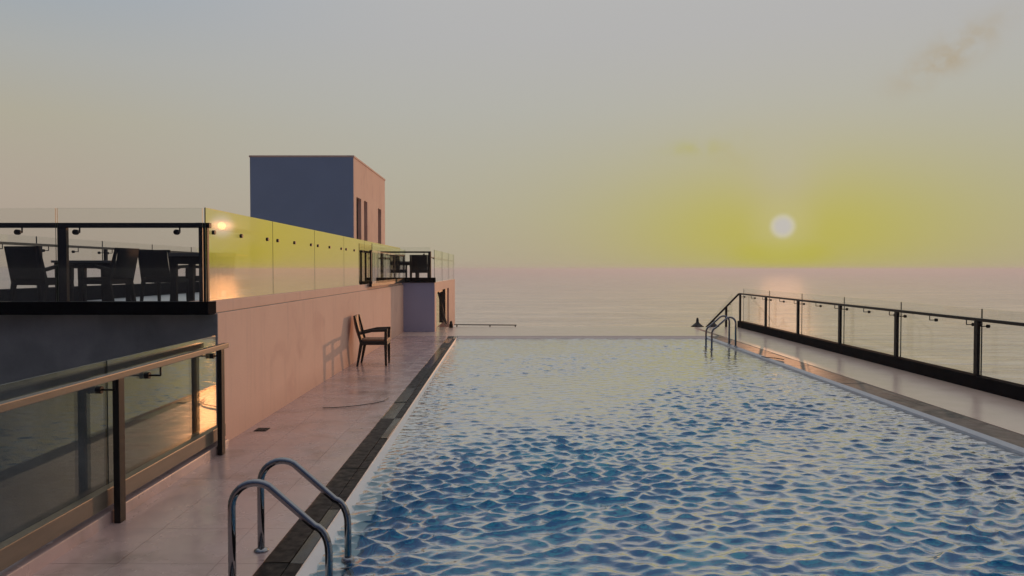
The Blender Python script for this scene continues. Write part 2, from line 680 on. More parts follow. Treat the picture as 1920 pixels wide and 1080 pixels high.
# ---------------------------------------------------------------- setting: decks
# left deck: bed with separate square tiles
SO = (-1.435, -.0119)     # outer edge of the dark strip
SI = (-1.195, -.0125)     # its inner edge
bed = MB()
X0 = lambda y: LW[0] + LW[1] * y
bed.hexa([(-3.0, -1.0, -.40), (-1.44, -1.0, -.40), (-1.70, Y_DECK, -.40), (-3.2, Y_DECK, -.40),
          (-3.0, -1.0, -.006), (-1.44, -1.0, -.006), (-1.70, Y_DECK, -.006), (-3.2, Y_DECK, -.006)])
deck = bed.build("left_deck", M["grout"])
structure(deck, "pale pinkish tiled deck between cream wall and pool")
TS = .60
ny = int((Y_END + 1.0) / TS) + 1
for j in range(ny):
    y0 = -1.0 + j * TS
    y1 = min(y0 + TS - .0022, Y_END)
    if y1 - y0 < .05:
        continue
    us = [0.0, .60, 1.20, 9.0]
    for i in range(3):
        a0 = lambda y: X0(y) - .10 + us[i] + (.0 if i == 0 else .0)
        if i < 2:
            a1 = lambda y: X0(y) - .10 + us[i + 1] - .0022
        else:
            a1 = lambda y: SO[0] + SO[1] * y
        z1 = random.uniform(-.0006, .0006)
        MB().hexa([(a0(y0), y0, -.02), (a1(y0), y0, -.02), (a1(y1), y1, -.02), (a0(y1), y1, -.02),
                   (a0(y0), y0, z1), (a1(y0), y0, z1), (a1(y1), y1, z1), (a0(y1), y1, z1)]
                  ).build("deck_tile", M["deck"], deck)

# far deck beyond the pool
o = MB().hexa([(-3.2, Y_END + .004, -.45), (5.4, Y_END + .004, -.45), (5.4, Y_DECK, -.45), (-3.2, Y_DECK, -.45),
               (-3.2, Y_END + .004, .0), (5.4, Y_END + .004, .0), (5.4, Y_DECK, .0), (-3.2, Y_DECK, .0)]
              ).build("far_deck", M["deck_side"], bevel=.01)
structure(o, "pale strip of deck across the far end of the pool")
# right deck
BS = (5.335, .0095)       # outer edge of the brown strip
o = MB().hexa([(BS[0], -1, -.45), (RK[0] + .05, -1, -.45), (RK[0] + RK[1] * Y_DECK + .05, Y_DECK, -.45), (BS[0] + BS[1] * Y_DECK, Y_DECK, -.45),
               (BS[0], -1, -.001), (RK[0] + .05, -1, -.001), (RK[0] + RK[1] * Y_DECK + .05, Y_DECK, -.001), (BS[0] + BS[1] * Y_DECK, Y_DECK, -.001)]
              ).build("right_deck", M["deck_side"])
structure(o, "glossy pale deck along the right railing")

# ---------------------------------------------------------------- drain strips beside the pool
strip = empty("granite_strip", "black granite drain strip along the left pool edge", "drain strip", loc=(0, 0, 0))
y = .2
while y < Y_END - .02:
    y1 = min(y + random.uniform(.98, 1.16), Y_END)
    for f0, f1 in ((0.0, .66), (.68, 1.0)):
        def sx(f, yy):
            return (SO[0] + SO[1] * yy) * (1 - f) + (SI[0] + SI[1] * yy) * f
        z1 = -.004 + random.uniform(-.0025, .0025)
        g_ = .004
        MB().hexa([(sx(f0, y), y, -.05), (sx(f1, y), y, -.05), (sx(f1, y1 - g_), y1 - g_, -.05), (sx(f0, y1 - g_), y1 - g_, -.05),
                   (sx(f0, y), y, z1), (sx(f1, y), y, z1 + random.uniform(-.002, .002)),
                   (sx(f1, y1 - g_), y1 - g_, z1), (sx(f0, y1 - g_), y1 - g_, z1 + random.uniform(-.002, .002))]
                  ).build("granite_slab", M["granite_wet" if random.random() < .3 else "granite"], strip)
    y = y1
MB().hexa([(SO[0], .2, -.4), (SI[0], .2, -.4), (SI[0] + SI[1] * Y_END, Y_END, -.4), (SO[0] + SO[1] * Y_END, Y_END, -.4),
           (SO[0] + .001, .2, -.052), (SI[0], .2, -.052), (SI[0] + SI[1] * Y_END, Y_END, -.052), (SO[0] + SO[1] * Y_END + .001, Y_END, -.052)]
          ).build("strip_bed", M["rubber"], strip)

rstrip = empty("stone_strip", "brown stone strip along the right pool edge", "stone strip")
y = .6
while y < Y_END + 1.5:
    y1 = min(y + random.uniform(.95, 1.2), Y_END + 1.6)
    g_ = .005
    for f0, f1 in ((.036, .30), (.31, .425)):
        z1 = -.006 + random.uniform(-.002, .002)
        MB().hexa([(PR[0] + PR[1] * y + f0, y, -.05), (BS[0] + BS[1] * y - .43 + f1, y, -.05),
                   (BS[0] + BS[1] * y1 - .43 + f1, y1 - g_, -.05), (PR[0] + PR[1] * y1 + f0, y1 - g_, -.05),
                   (PR[0] + PR[1] * y + f0, y, z1), (BS[0] + BS[1] * y - .43 + f1, y, z1),
                   (BS[0] + BS[1] * y1 - .43 + f1, y1 - g_, z1), (PR[0] + PR[1] * y1 + f0, y1 - g_, z1)]
                  ).build("stone_slab", M["brownstone"], rstrip)
    y = y1
MB().hexa([(PR[0] + .034, .6, -.4), (BS[0], .6, -.4), (BS[0] + BS[1] * 21, 21, -.4), (PR[0] + PR[1] * 21 + .034, 21, -.4),
           (PR[0] + .034, .6, -.052), (BS[0] - .002, .6, -.052), (BS[0] + BS[1] * 21 - .002, 21, -.052), (PR[0] + PR[1] * 21 + .034, 21, -.052)]
          ).build("strip_bed", M["rubber"], rstrip)

# ---------------------------------------------------------------- pool basin
pl = lambda y: PL[0] + PL[1] * y
plb = lambda y: pl(y) + .12
pr = lambda y: PR[0] + PR[1] * y
si = lambda y: SI[0] + SI[1] * y
D0 = -1.45
Ys, Ye = .2, Y_END
bs = MB()
bm_ = bs.bm


def quad(*c):
    bm_.faces.new([bm_.verts.new(q) for q in c])


quad((plb(Ys), Ys, D0), (pr(Ys), Ys, D0), (pr(Ye), Ye, D0), (plb(Ye), Ye, D0))
quad((plb(Ys), Ys, D0), (plb(Ye), Ye, D0), (plb(Ye), Ye, -.22), (plb(Ys), Ys, -.22))
quad((pr(Ys), Ys, D0), (pr(Ye), Ye, D0), (pr(Ye), Ye, -.03), (pr(Ys), Ys, -.03))
quad((plb(Ye), Ye, D0), (pr(Ye), Ye, D0), (pr(Ye), Ye, -.20), (plb(Ye), Ye, -.20))
quad((plb(Ys), Ys, D0), (pr(Ys), Ys, D0), (pr(Ys), Ys, -.02), (plb(Ys), Ys, -.02))
basin = bs.build("pool_basin", M["basin"])
structure(basin, "blue tiled pool basin")
# white copings, the left one dipping under the water
cb = MB()
cb.hexa([(si(Ys), Ys, -.30), (pl(Ys), Ys, -.30), (pl(Ye), Ye, -.30), (si(Ye), Ye, -.30),
         (si(Ys) + .003, Ys, -.010), (pl(Ys), Ys, WATER_Z - .006), (pl(Ye), Ye, WATER_Z - .004), (si(Ye) + .003, Ye, -.010)])
cb.hexa([(pl(Ys) + .0005, Ys, -.30), (plb(Ys), Ys, -.30), (plb(Ye), Ye, -.30), (pl(Ye) + .0005, Ye, -.30),
         (pl(Ys) + .0005, Ys, WATER_Z - .0062), (plb(Ys), Ys, -.21), (plb(Ye), Ye, -.21), (pl(Ye) + .0005, Ye, WATER_Z - .0042)])
fcb = MB()
fcb.hexa([(pl(Ye), Ye - .10, -.30), (pr(Ye), Ye - .10, -.30), (pr(Ye), Ye + .002, -.30), (pl(Ye), Ye + .002, -.30),
          (pl(Ye), Ye - .10, WATER_Z - .012), (pr(Ye), Ye - .10, WATER_Z - .012), (pr(Ye), Ye + .002, -.008), (pl(Ye), Ye + .002, -.008)])
structure(fcb.build("far_coping", M["deck_side"]), "sloping coping at the far water edge")
cop = cb.build("left_coping", M["coping"])
structure(cop, "white sloping coping at the left water edge")
cb = MB()
cb.hexa([(pr(Ys) - .003, Ys, -.30), (pr(Ys) + .032, Ys, -.30), (pr(Ye) + .032, Ye, -.30), (pr(Ye) - .003, Ye, -.30),
         (pr(Ys) - .003, Ys, -.03), (pr(Ys) + .032, Ys, .004), (pr(Ye) + .032, Ye, .004), (pr(Ye) - .003, Ye, -.03)])
structure(cb.build("right_coping", M["coping"]), "white coping line at the right water edge")

# water surface: sum of short crossing wavelets, choppy crests
NX, NY = 430, 1300
yy = np.linspace(Ys + .002, Ye - .002, NY)
ff = np.linspace(0, 1, NX)
XL = np.maximum(pl(yy) - .05, si(yy) + .008)
XR = pr(yy) - .004
X = XL[:, None] * (1 - ff)[None, :] + XR[:, None] * ff[None, :]
Y = np.repeat(yy[:, None], NX, 1)
H = np.zeros_like(X)
DX = np.zeros_like(X)
DY = np.zeros_like(X)
NW = 80
for k in range(NW):
    lam = .075 * (3.4 ** rng.random())
    th = math.radians(90 + 12 + rng.normal(0, 30))
    kk = 2 * math.pi / lam
    amp = .030 * lam * (1.0 if lam > .14 else .75)
    ph = rng.random() * 6.283
    kx, ky = kk * math.cos(th), kk * math.sin(th)
    arg = kx * X + ky * Y + ph
    c, s = np.cos(arg), np.sin(arg)
    H += amp * c
    DX -= amp * s * math.cos(th)
    DY -= amp * s * math.sin(th)
# gusts: rougher and calmer patches
G = np.zeros_like(X)
for k in range(14):
    lam = rng.uniform(2.5, 8)
    th = rng.random() * 6.283
    G += np.cos(2 * math.pi / lam * (math.cos(th) * X + math.sin(th) * Y) + rng.random() * 6.283)
G = 1 / (1 + np.exp(-G / 2.2))
env = (.38 + .78 * G) * np.clip(1.05 - (Y - 4.5) / 10.0, .27, 1.1)
edge = np.clip(np.minimum(X - XL[:, None], XR[:, None] - X) / .25, 0, 1) ** .6
env *= (.25 + .75 * edge)
H = H * env * .42
DX = DX * env * .46 * edge
DY = DY * env * .46 * np.clip((Ye - Y) / .3, 0, 1) * np.clip((Y - Ys) / .3, 0, 1)
V = np.stack([X + DX, Y + DY, WATER_Z + H], -1).reshape(-1, 3)
idx = np.arange(NX * NY).reshape(NY, NX)
F = np.stack([idx[:-1, :-1], idx[:-1, 1:], idx[1:, 1:], idx[1:, :-1]], -1).reshape(-1, 4)
me = bpy.data.meshes.new("pool_water")
me.vertices.add(len(V))
me.vertices.foreach_set("co", V.ravel().astype(np.float32))
me.loops.add(F.size)
me.loops.foreach_set("vertex_index", F.ravel().astype(np.int32))
me.polygons.add(len(F))
me.polygons.foreach_set("loop_start", (np.arange(len(F)) * 4).astype(np.int32))
me.polygons.foreach_set("use_smooth", np.ones(len(F), dtype=bool))
me.update()
me.validate()
me.materials.append(M["water"])
water = bpy.data.objects.new("pool_water", me)
COL.objects.link(water)
structure(water, "rippled blue pool water")


# ---------------------------------------------------------------- glass railings
def pane(a, b, z0, z1, mat, parent, th=.012):
    """glass sheet between plan points a and b, its edges a darker green"""
    a, b = Vector((*a, 0)), Vector((*b, 0))
    d = (b - a).normalized()
    n_ = Vector((-d.y, d.x, 0)) * th / 2
    mb = MB()
    c = [a - n_, b - n_, b + n_, a + n_]
    mb.hexa([(q.x, q.y, z0) for q in c] + [(q.x, q.y, z1) for q in c])
    bm = mb.bm
    bm.normal_update()
    for f in bm.faces:
        if f.calc_area() < .5 * th * 4 and min(e.calc_length() for e in f.edges) < th * 1.5:
            f.material_index = 1
    return mb.build("glass_panel", mat, parent, mats=[M["edge"]])


def bracket(at, n_, ztop, drop, reach, parent, r=.010):
    """spigot: stub under the rail, arm out to the pane, round clamp on the pane"""
    p0 = Vector((at[0], at[1], ztop))
    p1 = p0 - Vector((0, 0, drop))
    q = p1 + Vector((n_[0], n_[1], 0)) * reach
    mb = MB()
    mb.tube([p0, p1 + Vector((0, 0, .008)), p1, p1 + (q - p1) * .15, q], r * .75, 6)
    d = (q - p1).normalized()
    mb.tube([q - d * .022, q + d * .014], r * 2.6, 12)
    return mb.build("bracket", M["bronze"], parent)


def railing(name, label, group, a, b, nrm_, posts, joints, zb, zr, zg, zgb, gmat, off, spig, rail_mat,
            pw=.075, rail=(.055, .045), spig_fr=(.07, .5, .92), drop=.07, rail_ends=(0, 0), post_base=None):
    """glass balustrade from plan point a to b. posts/joints are metres along it."""
    r_ = empty(name, label, "railing", group, loc=(0, 0, 0))
    A, B = Vector(a), Vector(b)
    d = (B - A).normalized()
    L_ = (B - A).length
    n_ = Vector(nrm_)
    P = lambda s: A + d * s
    pa, pb = P(-rail_ends[0]), P(L_ + rail_ends[1])
    MB().bar((pa.x, pa.y, zr - rail[1] / 2), (pb.x, pb.y, zr - rail[1] / 2), rail[0], rail[1]).build("handrail", rail_mat, r_, bevel=.006)
    for s in posts:
        q = P(s)
        MB().bar((q.x, q.y, zb if post_base is None else post_base), (q.x, q.y, zr - rail[1] + .001), pw, pw * .55,
                 up=(n_.x, n_.y, 0)).build("post", M["bronze"], r_, bevel=.004)
    for s0, s1 in zip(joints[:-1], joints[1:]):
        g0, g1 = P(s0 + .008) + n_ * off, P(s1 - .008) + n_ * off
        pane(g0, g1, zgb, zg, gmat, r_)
        if spig:
            for f in spig_fr:
                q = P(s0 + (s1 - s0) * f)
                bracket((q.x, q.y), (n_.x, n_.y), zr - rail[1], drop, off - .02, r_)
    return r_


# right side: black kerb, railing and glass
kb = MB().ybar(RK, 0, .17, -1.0, Y_DECK - .02, -.4, .19).build("kerb", M["black"], bevel=.012)
structure(kb, "low black kerb under the right railing")
pY = [22.58 - 2.325 * i for i in range(10)]
yA, yB = -0.5, 22.63
fx = lambda y: RK[0] + RK[1] * y + .07
ax, bx = fx(yA), fx(yB)
dlen = math.hypot(bx - ax, yB - yA)
k_ = dlen / (yB - yA)
posts = [(q - yA) * k_ for q in pY if q > yA]
joints = sorted([(q - yA + .10) * k_ for q in pY if q > yA])
joints = [0.02] + joints
railing("glass_railing", "black railing with clear glass along the right pool deck", None, (ax, yA), (bx, yB), (1, -.006),
        posts, joints, .19, 1.035, 1.165, .10, M["clear"], .13, True, M["bronze"], pw=.085)

# end railing that drops down the steps at the far right corner
st = empty("stair_railing", "dark handrail sloping down steps at the far right corner", "railing")
xe, ye = bx - .005, 22.68
MB().bar((xe, ye, 1.012), (5.82, 22.84, -.16), .05, .045, up=(0, 1, 0)).build("handrail", M["bronze"], st, bevel=.005)
MB().bar((6.53, 22.74, -.30), (6.53, 22.74, .60), .06, .05, up=(0, 1, 0)).build("post", M["bronze"], st)
MB().bar((6.07, 22.81, -.60), (6.07, 22.81, .12), .06, .05, up=(0, 1, 0)).build("post", M["bronze"], st)
for q, zz in ((6.58, .68), (6.53, .48)):
    mb = MB()
    mb.tube([(q, 22.75, zz), (q + .10, 22.75, zz)], .009, 6)
    mb.build("bracket", M["bronze"], st)
mb = MB()
mb.hexa([(6.75, 22.84, -.02), (6.75, 22.85, -.02), (5.95, 22.96, -1.05), (5.95, 22.95, -1.05),
         (6.75, 22.84, 1.02), (6.75, 22.85, 1.02), (5.95, 22.96, .03), (5.95, 22.95, .03)])
mb.build("glass_panel", M["clear"], st)

# ---------------------------------------------------------------- left side: cream wall, terrace slab
YF = 7.25                  # terrace front
Y1, Y2 = 20.80, 28.3       # wall steps out here, wall end
tw = empty("terrace_wall", "cream rendered wall carrying the raised terrace along the pool", "wall")
MB().ybar(LW, -.25, 0, YF + .06, Y1 + .1, -.35, 1.318).build("wall_face", M["wall"], tw, bevel=.006)
MB().ybar(LW, -.25, -.035, YF - .02, Y1 + .1, 1.321, 1.44).build("fascia", M["wall"], tw, bevel=.006)
MB().ybar(LW, -.25, -.012, YF + .07, Y1 + .05, 1.3185, 1.3205).build("shadow_gap", M["greywall"], tw)
MB().box(-2.80, -2.30, 0, 0, 0, 0) if False else None
# grey wall under the terrace front
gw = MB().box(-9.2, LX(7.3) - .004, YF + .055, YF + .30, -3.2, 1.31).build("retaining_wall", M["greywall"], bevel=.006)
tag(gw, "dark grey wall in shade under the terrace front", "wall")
fb = MB().box(-9.2, LX(7.2) - .030, YF - .10, YF + .10, 1.312, 1.438).build("terrace_kerb", M["black"], bevel=.006)
structure(fb, "black kerb along the terrace front")
structure(MB().box(-8.2, LX(8) - .26, YF + .30, 24.0, .85, 1.15).build("terrace_floor", M["terrace"]), "pale tiled terrace floor")
structure(MB().box(-8.55, -8.2, YF - .1, 24.0, .6, 1.42).build("side_kerb", M["black"], bevel=.006), "black kerb along the terrace sea side")
structure(MB().box(-9.2, LX(0) - .1, -3, YF + .05, -3.4, -3.2).build("lower_floor", M["rubber"]), "dark floor of the level below the left railing")
# terrace front railing
gx = [LX(YF, -.07), -4.36, -6.41, -8.3]
jo = [gx[0] - q for q in gx]
FRONT = railing("glass_railing", "black railing with clear glass across the terrace front", None, (gx[0], YF), (-8.3, YF), (0, -1),
        [.035, 1.40, 3.48, 5.2], jo, 1.436, 2.20, 2.335, 1.44, M["clear"], .09, True, M["bronze"], pw=.085,
        spig_fr=(.19, .88), drop=.045, rail=(.06, .048), rail_ends=(.03, 0))
# side balustrade facing the pool: solar glass, no posts outside
jy = [YF - .05, 9.30, 11.36, 13.44, 15.44, 17.5, Y1 - .02]
yA = jy[0]
rA, rB = (LX(yA, -.14), yA), (LX(Y1, -.14), Y1)
railing("glass_balustrade", "mirror-like glass balustrade on top of the cream wall reflecting the sunset", None, rA, rB, (1, .0115),
        [2.1, 4.2, 6.2, 8.3, 10.3, 12.4], [q - yA for q in jy], 1.15, 2.20, 2.345, 1.441, M["solar"], .065, False, M["bronze"], pw=.06)
sb = bpy.data.objects["glass_balustrade"]
for s0, s1 in zip(jy[:5], jy[1:6]):
    for f in (.10, .47, .90):
        q = s0 + (s1 - s0) * f
        mb = MB()
        mb.tube([(LX(q, -.12), q, 2.115), (LX(q, -.055), q, 2.115)], .022, 12)
        mb.build("bracket", M["bronze"], sb)
# dark framed length of railing hung outside the wall
hr = empty("framed_railing", "dark framed railing fixed outside the far end of the cream wall", "railing")
ya, yb = 15.55, Y1 - .03
MB().ybar(LW, .004, .06, ya, yb, 1.385, 1.50).build("bottom_rail", M["bronze"], hr, bevel=.004)
MB().ybar(LW, .01, .055, ya, yb, 2.105, 2.15).build("handrail", M["bronze"], hr, bevel=.004)
for q in (ya + .03, 16.1, 17.6, 18.9, yb - .04):
    MB().ybar(LW, .015, .05, q - .02, q + .02, 1.501, 2.104).build("post", M["bronze"], hr)
pane((LX(ya, .065), ya), (LX(yb, .065), yb), 1.45, 2.29, M["clear"], hr)

# stepped out block at the far end
bx0, bx1 = LX(Y1) - .02, -2.165
bl = empty("end_block", "cream block standing out at the far end of the wall, blue shade painted on its front", "wall block")
BF = (bx1 - LW[1] * 0, 0.0)
mb = MB()
YO0, YO1, ZO = 21.35, 25.6, 1.12
mb.box(-4.2, bx1, Y1 + .10, YO0, -.35, 1.376)
mb.box(-4.2, bx1, YO1, Y2, -.35, 1.376)
mb.box(-4.2, bx1, YO0 + .002, YO1 - .002, ZO, 1.376)
mb.box(-4.2, bx1 - .30, YO0 + .002, YO1 - .002, -.35, ZO - .002)
mb.build("wall", M["wall"], bl)
MB().box(-3.2, bx1 - .003, Y1 + .085, Y1 + .0985, .002, 1.374).build("front_shade_panel", M["lilac_shade"], bl)  # thin panel whose colour carries the shade of the block front
wf = MB()
wf.box(bx1 - .16, bx1 - .10, YO0 + .01, YO0 + .12, 0, ZO - .01)
wf.box(bx1 - .16, bx1 - .02, 24.5, 25.1, 0, ZO - .01)
wf.box(bx1 - .16, bx1 - .10, YO0 + .12, 24.5, ZO - .09, ZO - .01)
wf = wf.build("window_frame", M["darkframe"], bl)
pane((bx1 - .13, YO0 + .12), (bx1 - .13, 24.5), .0, ZO - .09, M["solar"], bl)
kb2 = MB().box(LX(Y1) - .9, bx1 + .02, Y1 + .06, Y1 + .20, 1.38, 1.52).build("block_kerb", M["black"], bevel=.006)
structure(kb2, "black kerb on top of the far block")
structure(MB().box(-4.2, bx1 - .02, Y1 + .21, Y2, 1.378, 1.40).build("block_roof", M["terrace"]), "pale floor on top of the far block")
railing("glass_railing", "short black railing on top of the far block beside the chairs", None, (bx1 - .10, Y1 + .13), (LX(Y1) - .85, Y1 + .13), (0, -1),
        [.04, .98, 1.6], [0, .98, 1.62], 1.52, 2.255, 2.37, 1.522, M["clear"], .085, True, M["bronze"], pw=.08, spig_fr=(.2, .8), drop=.05)
railing("glass_balustrade", "clear glass balustrade along the side of the far block", None, (bx1 - .10, Y1 + .2), (bx1 - .10, Y2 - .1), (1, 0),
        [], [0, 2.4, 4.8, 7.1], 1.40, 2.10, 2.30, 1.379, M["clear"], .08, True, M["bronze"], rail=(.03, .02), drop=.02)
# leaning pole and post by the block opening
lp = empty("leaning_pole", "dark pole leaning in the opening of the far block", "pole")
MB().tube([(bx1 + .05, 24.0, .005), (bx1 + .03, 21.6, 1.08)], .026, 8).build("pole", M["bronze"], lp)
MB().tube([(bx1 + .09, 23.3, .005), (bx1 + .05, 22.0, .34)], .014, 8).build("brace", M["bronze"], lp)

# box shaped penthouse
ph = empty("rooftop_house", "box shaped rooftop house with dark blue shade painted on its front and orange lit side", "building")
PF = (-3.79, -.0115)
py0, py1, pz0, pz1 = 18.95, 23.95, 1.10, 4.63
X = lambda y: PF[0] + PF[1] * y
wins = [(19.30, 19.95, 1.12, 3.62), (20.35, 20.85, 2.05, 3.62), (22.62, 23.20, 1.9, 3.60)]
mb = MB()
T = .25
mb.ybar(PF, -2.62, -T, py0 + .001, py1, pz0, pz1 - .05)         # body behind the pierced side wall
edges_ = [py0] + [q for w in wins for q in w[:2]] + [py1]
for i in range(0, len(edges_), 2):
    mb.ybar(PF, -T + .001, 0, edges_[i], edges_[i + 1], pz0, pz1 - .05)
for w in wins:
    mb.ybar(PF, -T + .001, 0, w[0] + .001, w[1] - .001, w[3], pz1 - .05)
    if w[2] > pz0 + .1:
        mb.ybar(PF, -T + .001, 0, w[0] + .001, w[1] - .001, pz0, w[2])
mb.build("wall", M["wall"], ph)
tag(MB().ybar(PF, -2.61, -.004, py0 - .016, py0, pz0, pz1 - .05).build("front_shade_panel", M["slate_shade"], ph), "front wall with dark blue shade painted on")  # thin panel added to carry the painted shade of the front
MB().ybar(PF, -2.64, .02, py0 - .02, py1 + .02, pz1 - .048, pz1).build("roof", M["wall"], ph, bevel=.01)
for i, w in enumerate(wins):
    fr = MB()
    f_ = .06
    u0, u1 = -.15, -.09
    fr.ybar(PF, u0, u1, w[0] + .002, w[0] + f_, w[2] + .002, w[3] - .002)
    fr.ybar(PF, u0, u1, w[1] - f_, w[1] - .002, w[2] + .002, w[3] - .002)
    fr.ybar(PF, u0, u1, w[0] + f_ + .001, w[1] - f_ - .001, w[3] - f_, w[3] - .002)
    fr.ybar(PF, u0, u1, w[0] + f_ + .001, w[1] - f_ - .001, w[2] + .002, w[2] + f_)
    fo = fr.build("door_frame" if i == 0 else "window_frame", M["darkframe"], ph)
    pn = pane((X(w[0]) - .12, w[0] + f_), (X(w[1]) - .12, w[1] - f_), w[2] + f_, w[3] - f_, M["darkglass"], fo)

# sea side railing of the terrace
pyl = [19.45 - 2.12 * i for i in range(6)]
a_, b_ = (-8.27, 7.4), (-8.27, 23.4)
railing("glass_railing", "brown topped glass railing along the sea side of the terrace", None, a_, b_, (-1, 0),
        [q - 7.4 for q in pyl if q > 7.5], sorted([q - 7.4 + .1 for q in pyl if q > 7.5] + [15.9]), 1.41, 2.20, 2.33, 1.42,
        M["clear"], .12, True, M["handrail"], pw=.08)

# near left railing with reflecting glass
YN = 7.02
fxn = lambda y: -2.645 - .0145 * y
ka = MB().ybar((-2.70, -.0115), -.17, 0, -1, YF + .05, -.3, .085).build("kerb", M["deck"], bevel=.008)
structure(ka, "low tiled kerb under the near left railing")
ra, rb = (fxn(-.9), -.9), (fxn(7.06), 7.06)
nr = railing("glass_railing", "near railing with dark reflecting glass on the left of the deck", None, ra, rb, (-1, -.0145),
             [6.04, 7.92, 3.9, 1.8], [.3, 2.1, 4.2, 6.12, 8.12], .0, 1.045, 1.11, .20, M["solar"], .125, True, M["handrail"],
             pw=.08, rail=(.056, .048), spig_fr=(.28, .93), rail_ends=(0, .10), post_base=.0, drop=.07)
MB().ybar((fxn(0) - .075, -.0145), -.05, .02, -.9, YF + .04, .118, .24).build("bottom_rail", M["handrail"], nr, bevel=.006)


# ---------------------------------------------------------------- furniture
def chair_parts(root, back_mat, frame_mat):
    """arm chair facing local +X; origin on the floor under the seat centre"""
    w, d = .56, .50
    for s in (-1, 1):
        y_ = s * (w / 2 - .025)
        MB().taper((d / 2 - .03, y_, 0), (d / 2 - .035, y_, .40), (.036, .036), (.056, .05)).build("leg", frame_mat, root, bevel=.004)
        mb = MB()
        mb.taper((-d / 2 - .045, y_, 0), (-d / 2 + .03, y_, .41), (.036, .036), (.06, .05))
        mb.build("leg", frame_mat, root, bevel=.004)
        mb = MB()
        mb.taper((-d / 2 + .03, y_, .412), (-d / 2 - .09, y_, .91), (.055, .045), (.03, .04))
        mb.build("back_post", frame_mat, root, bevel=.004)
        mb = MB()
        mb.bar((d / 2 - .035, y_, .44), (d / 2 - .03, y_, .625), .055, .05, up=(1, 0, 0))
        mb.build("arm_post", frame_mat, root, bevel=.004)
        mb = MB()
        mb.bar((d / 2 + .0, y_, .652), (-.02, y_, .642), .06, .05)
        mb.bar((-.021, y_, .642), (-d / 2 - .02, y_, .585), .058, .045)
        mb.build("armrest", frame_mat, root, bevel=.004)
    mb = MB()
    mb.box(-d / 2 + .0, d / 2 - .005, -w / 2 + .005, -w / 2 + .05, .385, .455)
    mb.box(-d / 2 + .0, d / 2 - .005, w / 2 - .05, w / 2 - .005, .385, .455)
    mb.box(-d / 2 + .0, -d / 2 + .05, -w / 2 + .051, w / 2 - .051, .385, .452)
    mb.box(d / 2 - .055, d / 2 - .006, -w / 2 + .051, w / 2 - .051, .385, .452)
    mb.build("seat_frame", frame_mat, root, bevel=.004)
    MB().box(-d / 2 + .03, d / 2 - .01, -w / 2 + .052, w / 2 - .052, .44, .485).build("seat", back_mat, root, bevel=.012)
    mb = MB()
    y_ = w / 2 - .05
    c = []
    n_seg = 8
    rows = []
    for i in range(n_seg + 1):
        t_ = i / n_seg
        z = .47 + t_ * .44
        x = -d / 2 + .012 - .105 * t_ - .02 * math.sin(math.pi * t_)
        rows.append((x, z))
    for (xa, za), (xb, zb) in zip(rows[:-1], rows[1:]):
        pass
    vf = [[mb.bm.verts.new((x, s, z)) for s in (-y_, y_)] for x, z in rows]
    vb = [[mb.bm.verts.new((x - .026, s, z)) for s in (-y_, y_)] for x, z in rows]
    for i in range(n_seg):
        for A in (vf, vb):
            mb.bm.faces.new((A[i][0], A[i][1], A[i + 1][1], A[i + 1][0])).smooth = True
        for s in (0, 1):
            mb.bm.faces.new((vf[i][s], vb[i][s], vb[i + 1][s], vf[i + 1][s]))
    for i in (0, n_seg):
        mb.bm.faces.new((vf[i][0], vf[i][1], vb[i][1], vb[i][0]))
    mb.build("backrest", back_mat, root)


ch = empty("arm_chair", "dark wooden armchair with brown woven back alone beside the cream wall", "chair", None, (-2.51, 13.70, 0), math.radians(3))
chair_parts(ch, M["sling"], M["teak"])

TZ = 1.15
ct = empty("arm_chair", "black wicker armchair seen from behind at the left end of the terrace", "chair", "black wicker terrace chairs", (-6.50, 10.35, TZ), math.radians(78))
chair_parts(ct, M["wicker"], M["wicker"])


def more_chair(label, loc, rz):
    c = copy_tree(ct)
    c.location = loc
    c.rotation_euler = (0, 0, math.radians(rz))
    c["label"] = label
    return c


more_chair("black wicker armchair turned sideways right of the first terrace table", (-5.98, 11.0, TZ), 174)
more_chair("black wicker armchair seen from behind in the middle of the terrace", (-5.70, 12.3, TZ), 84)
more_chair("black wicker armchair farthest back on the terrace behind the small corner table", (-5.45, 13.6, TZ), 262)
more_chair("dark wicker armchair on top of the far block, back to the camera", (-2.72, 22.0, 1.40 - .14), 95)
more_chair("dark slim looking chair seen side on upon the far block", (-3.36, 22.2, 1.40 - .14), 8)


def table_parts(root):
    s, h_ = .42, .73
    MB().box(-s, s, -s, s, h_ - .035, h_).build("table_top", M["tabletop"], root, bevel=.006)
    mb = MB()
    e = s - .03
    mb.box(-e, e, -e, -e + .03, h_ - .115, h_ - .036)
    mb.box(-e, e, e - .03, e, h_ - .115, h_ - .036)
    mb.box(-e, -e + .03, -e + .031, e - .031, h_ - .115, h_ - .036)
    mb.box(e - .03, e, -e + .031, e - .031, h_ - .115, h_ - .036)
    mb.build("apron", M["wicker"], root)
    for i in (-1, 1):
        for j in (-1, 1):
            MB().taper((i * (e - .045), j * (e - .045), 0), (i * (e - .045), j * (e - .045), h_ - .037), (.075, .075), (.085, .085)).build("leg", M["wicker"], root, bevel=.004)


tb = empty("dining_table", "dark square dining table between two wicker chairs on the terrace", "table", "terrace dining tables", (-6.28, 11.25, TZ), math.radians(4))
table_parts(tb)
t2 = copy_tree(tb)
t2.location = (-3.46, 8.35, TZ)
t2.rotation_euler = (0, 0, 0)
t2.scale = (.62, .62, 1.07)
t2["label"] = "small dark table beside the corner post at the terrace front"
t3 = copy_tree(tb)
t3.location = (-3.25, 22.9, 1.40 - .14)
t3["label"] = "small dark table between the two chairs on the far block"


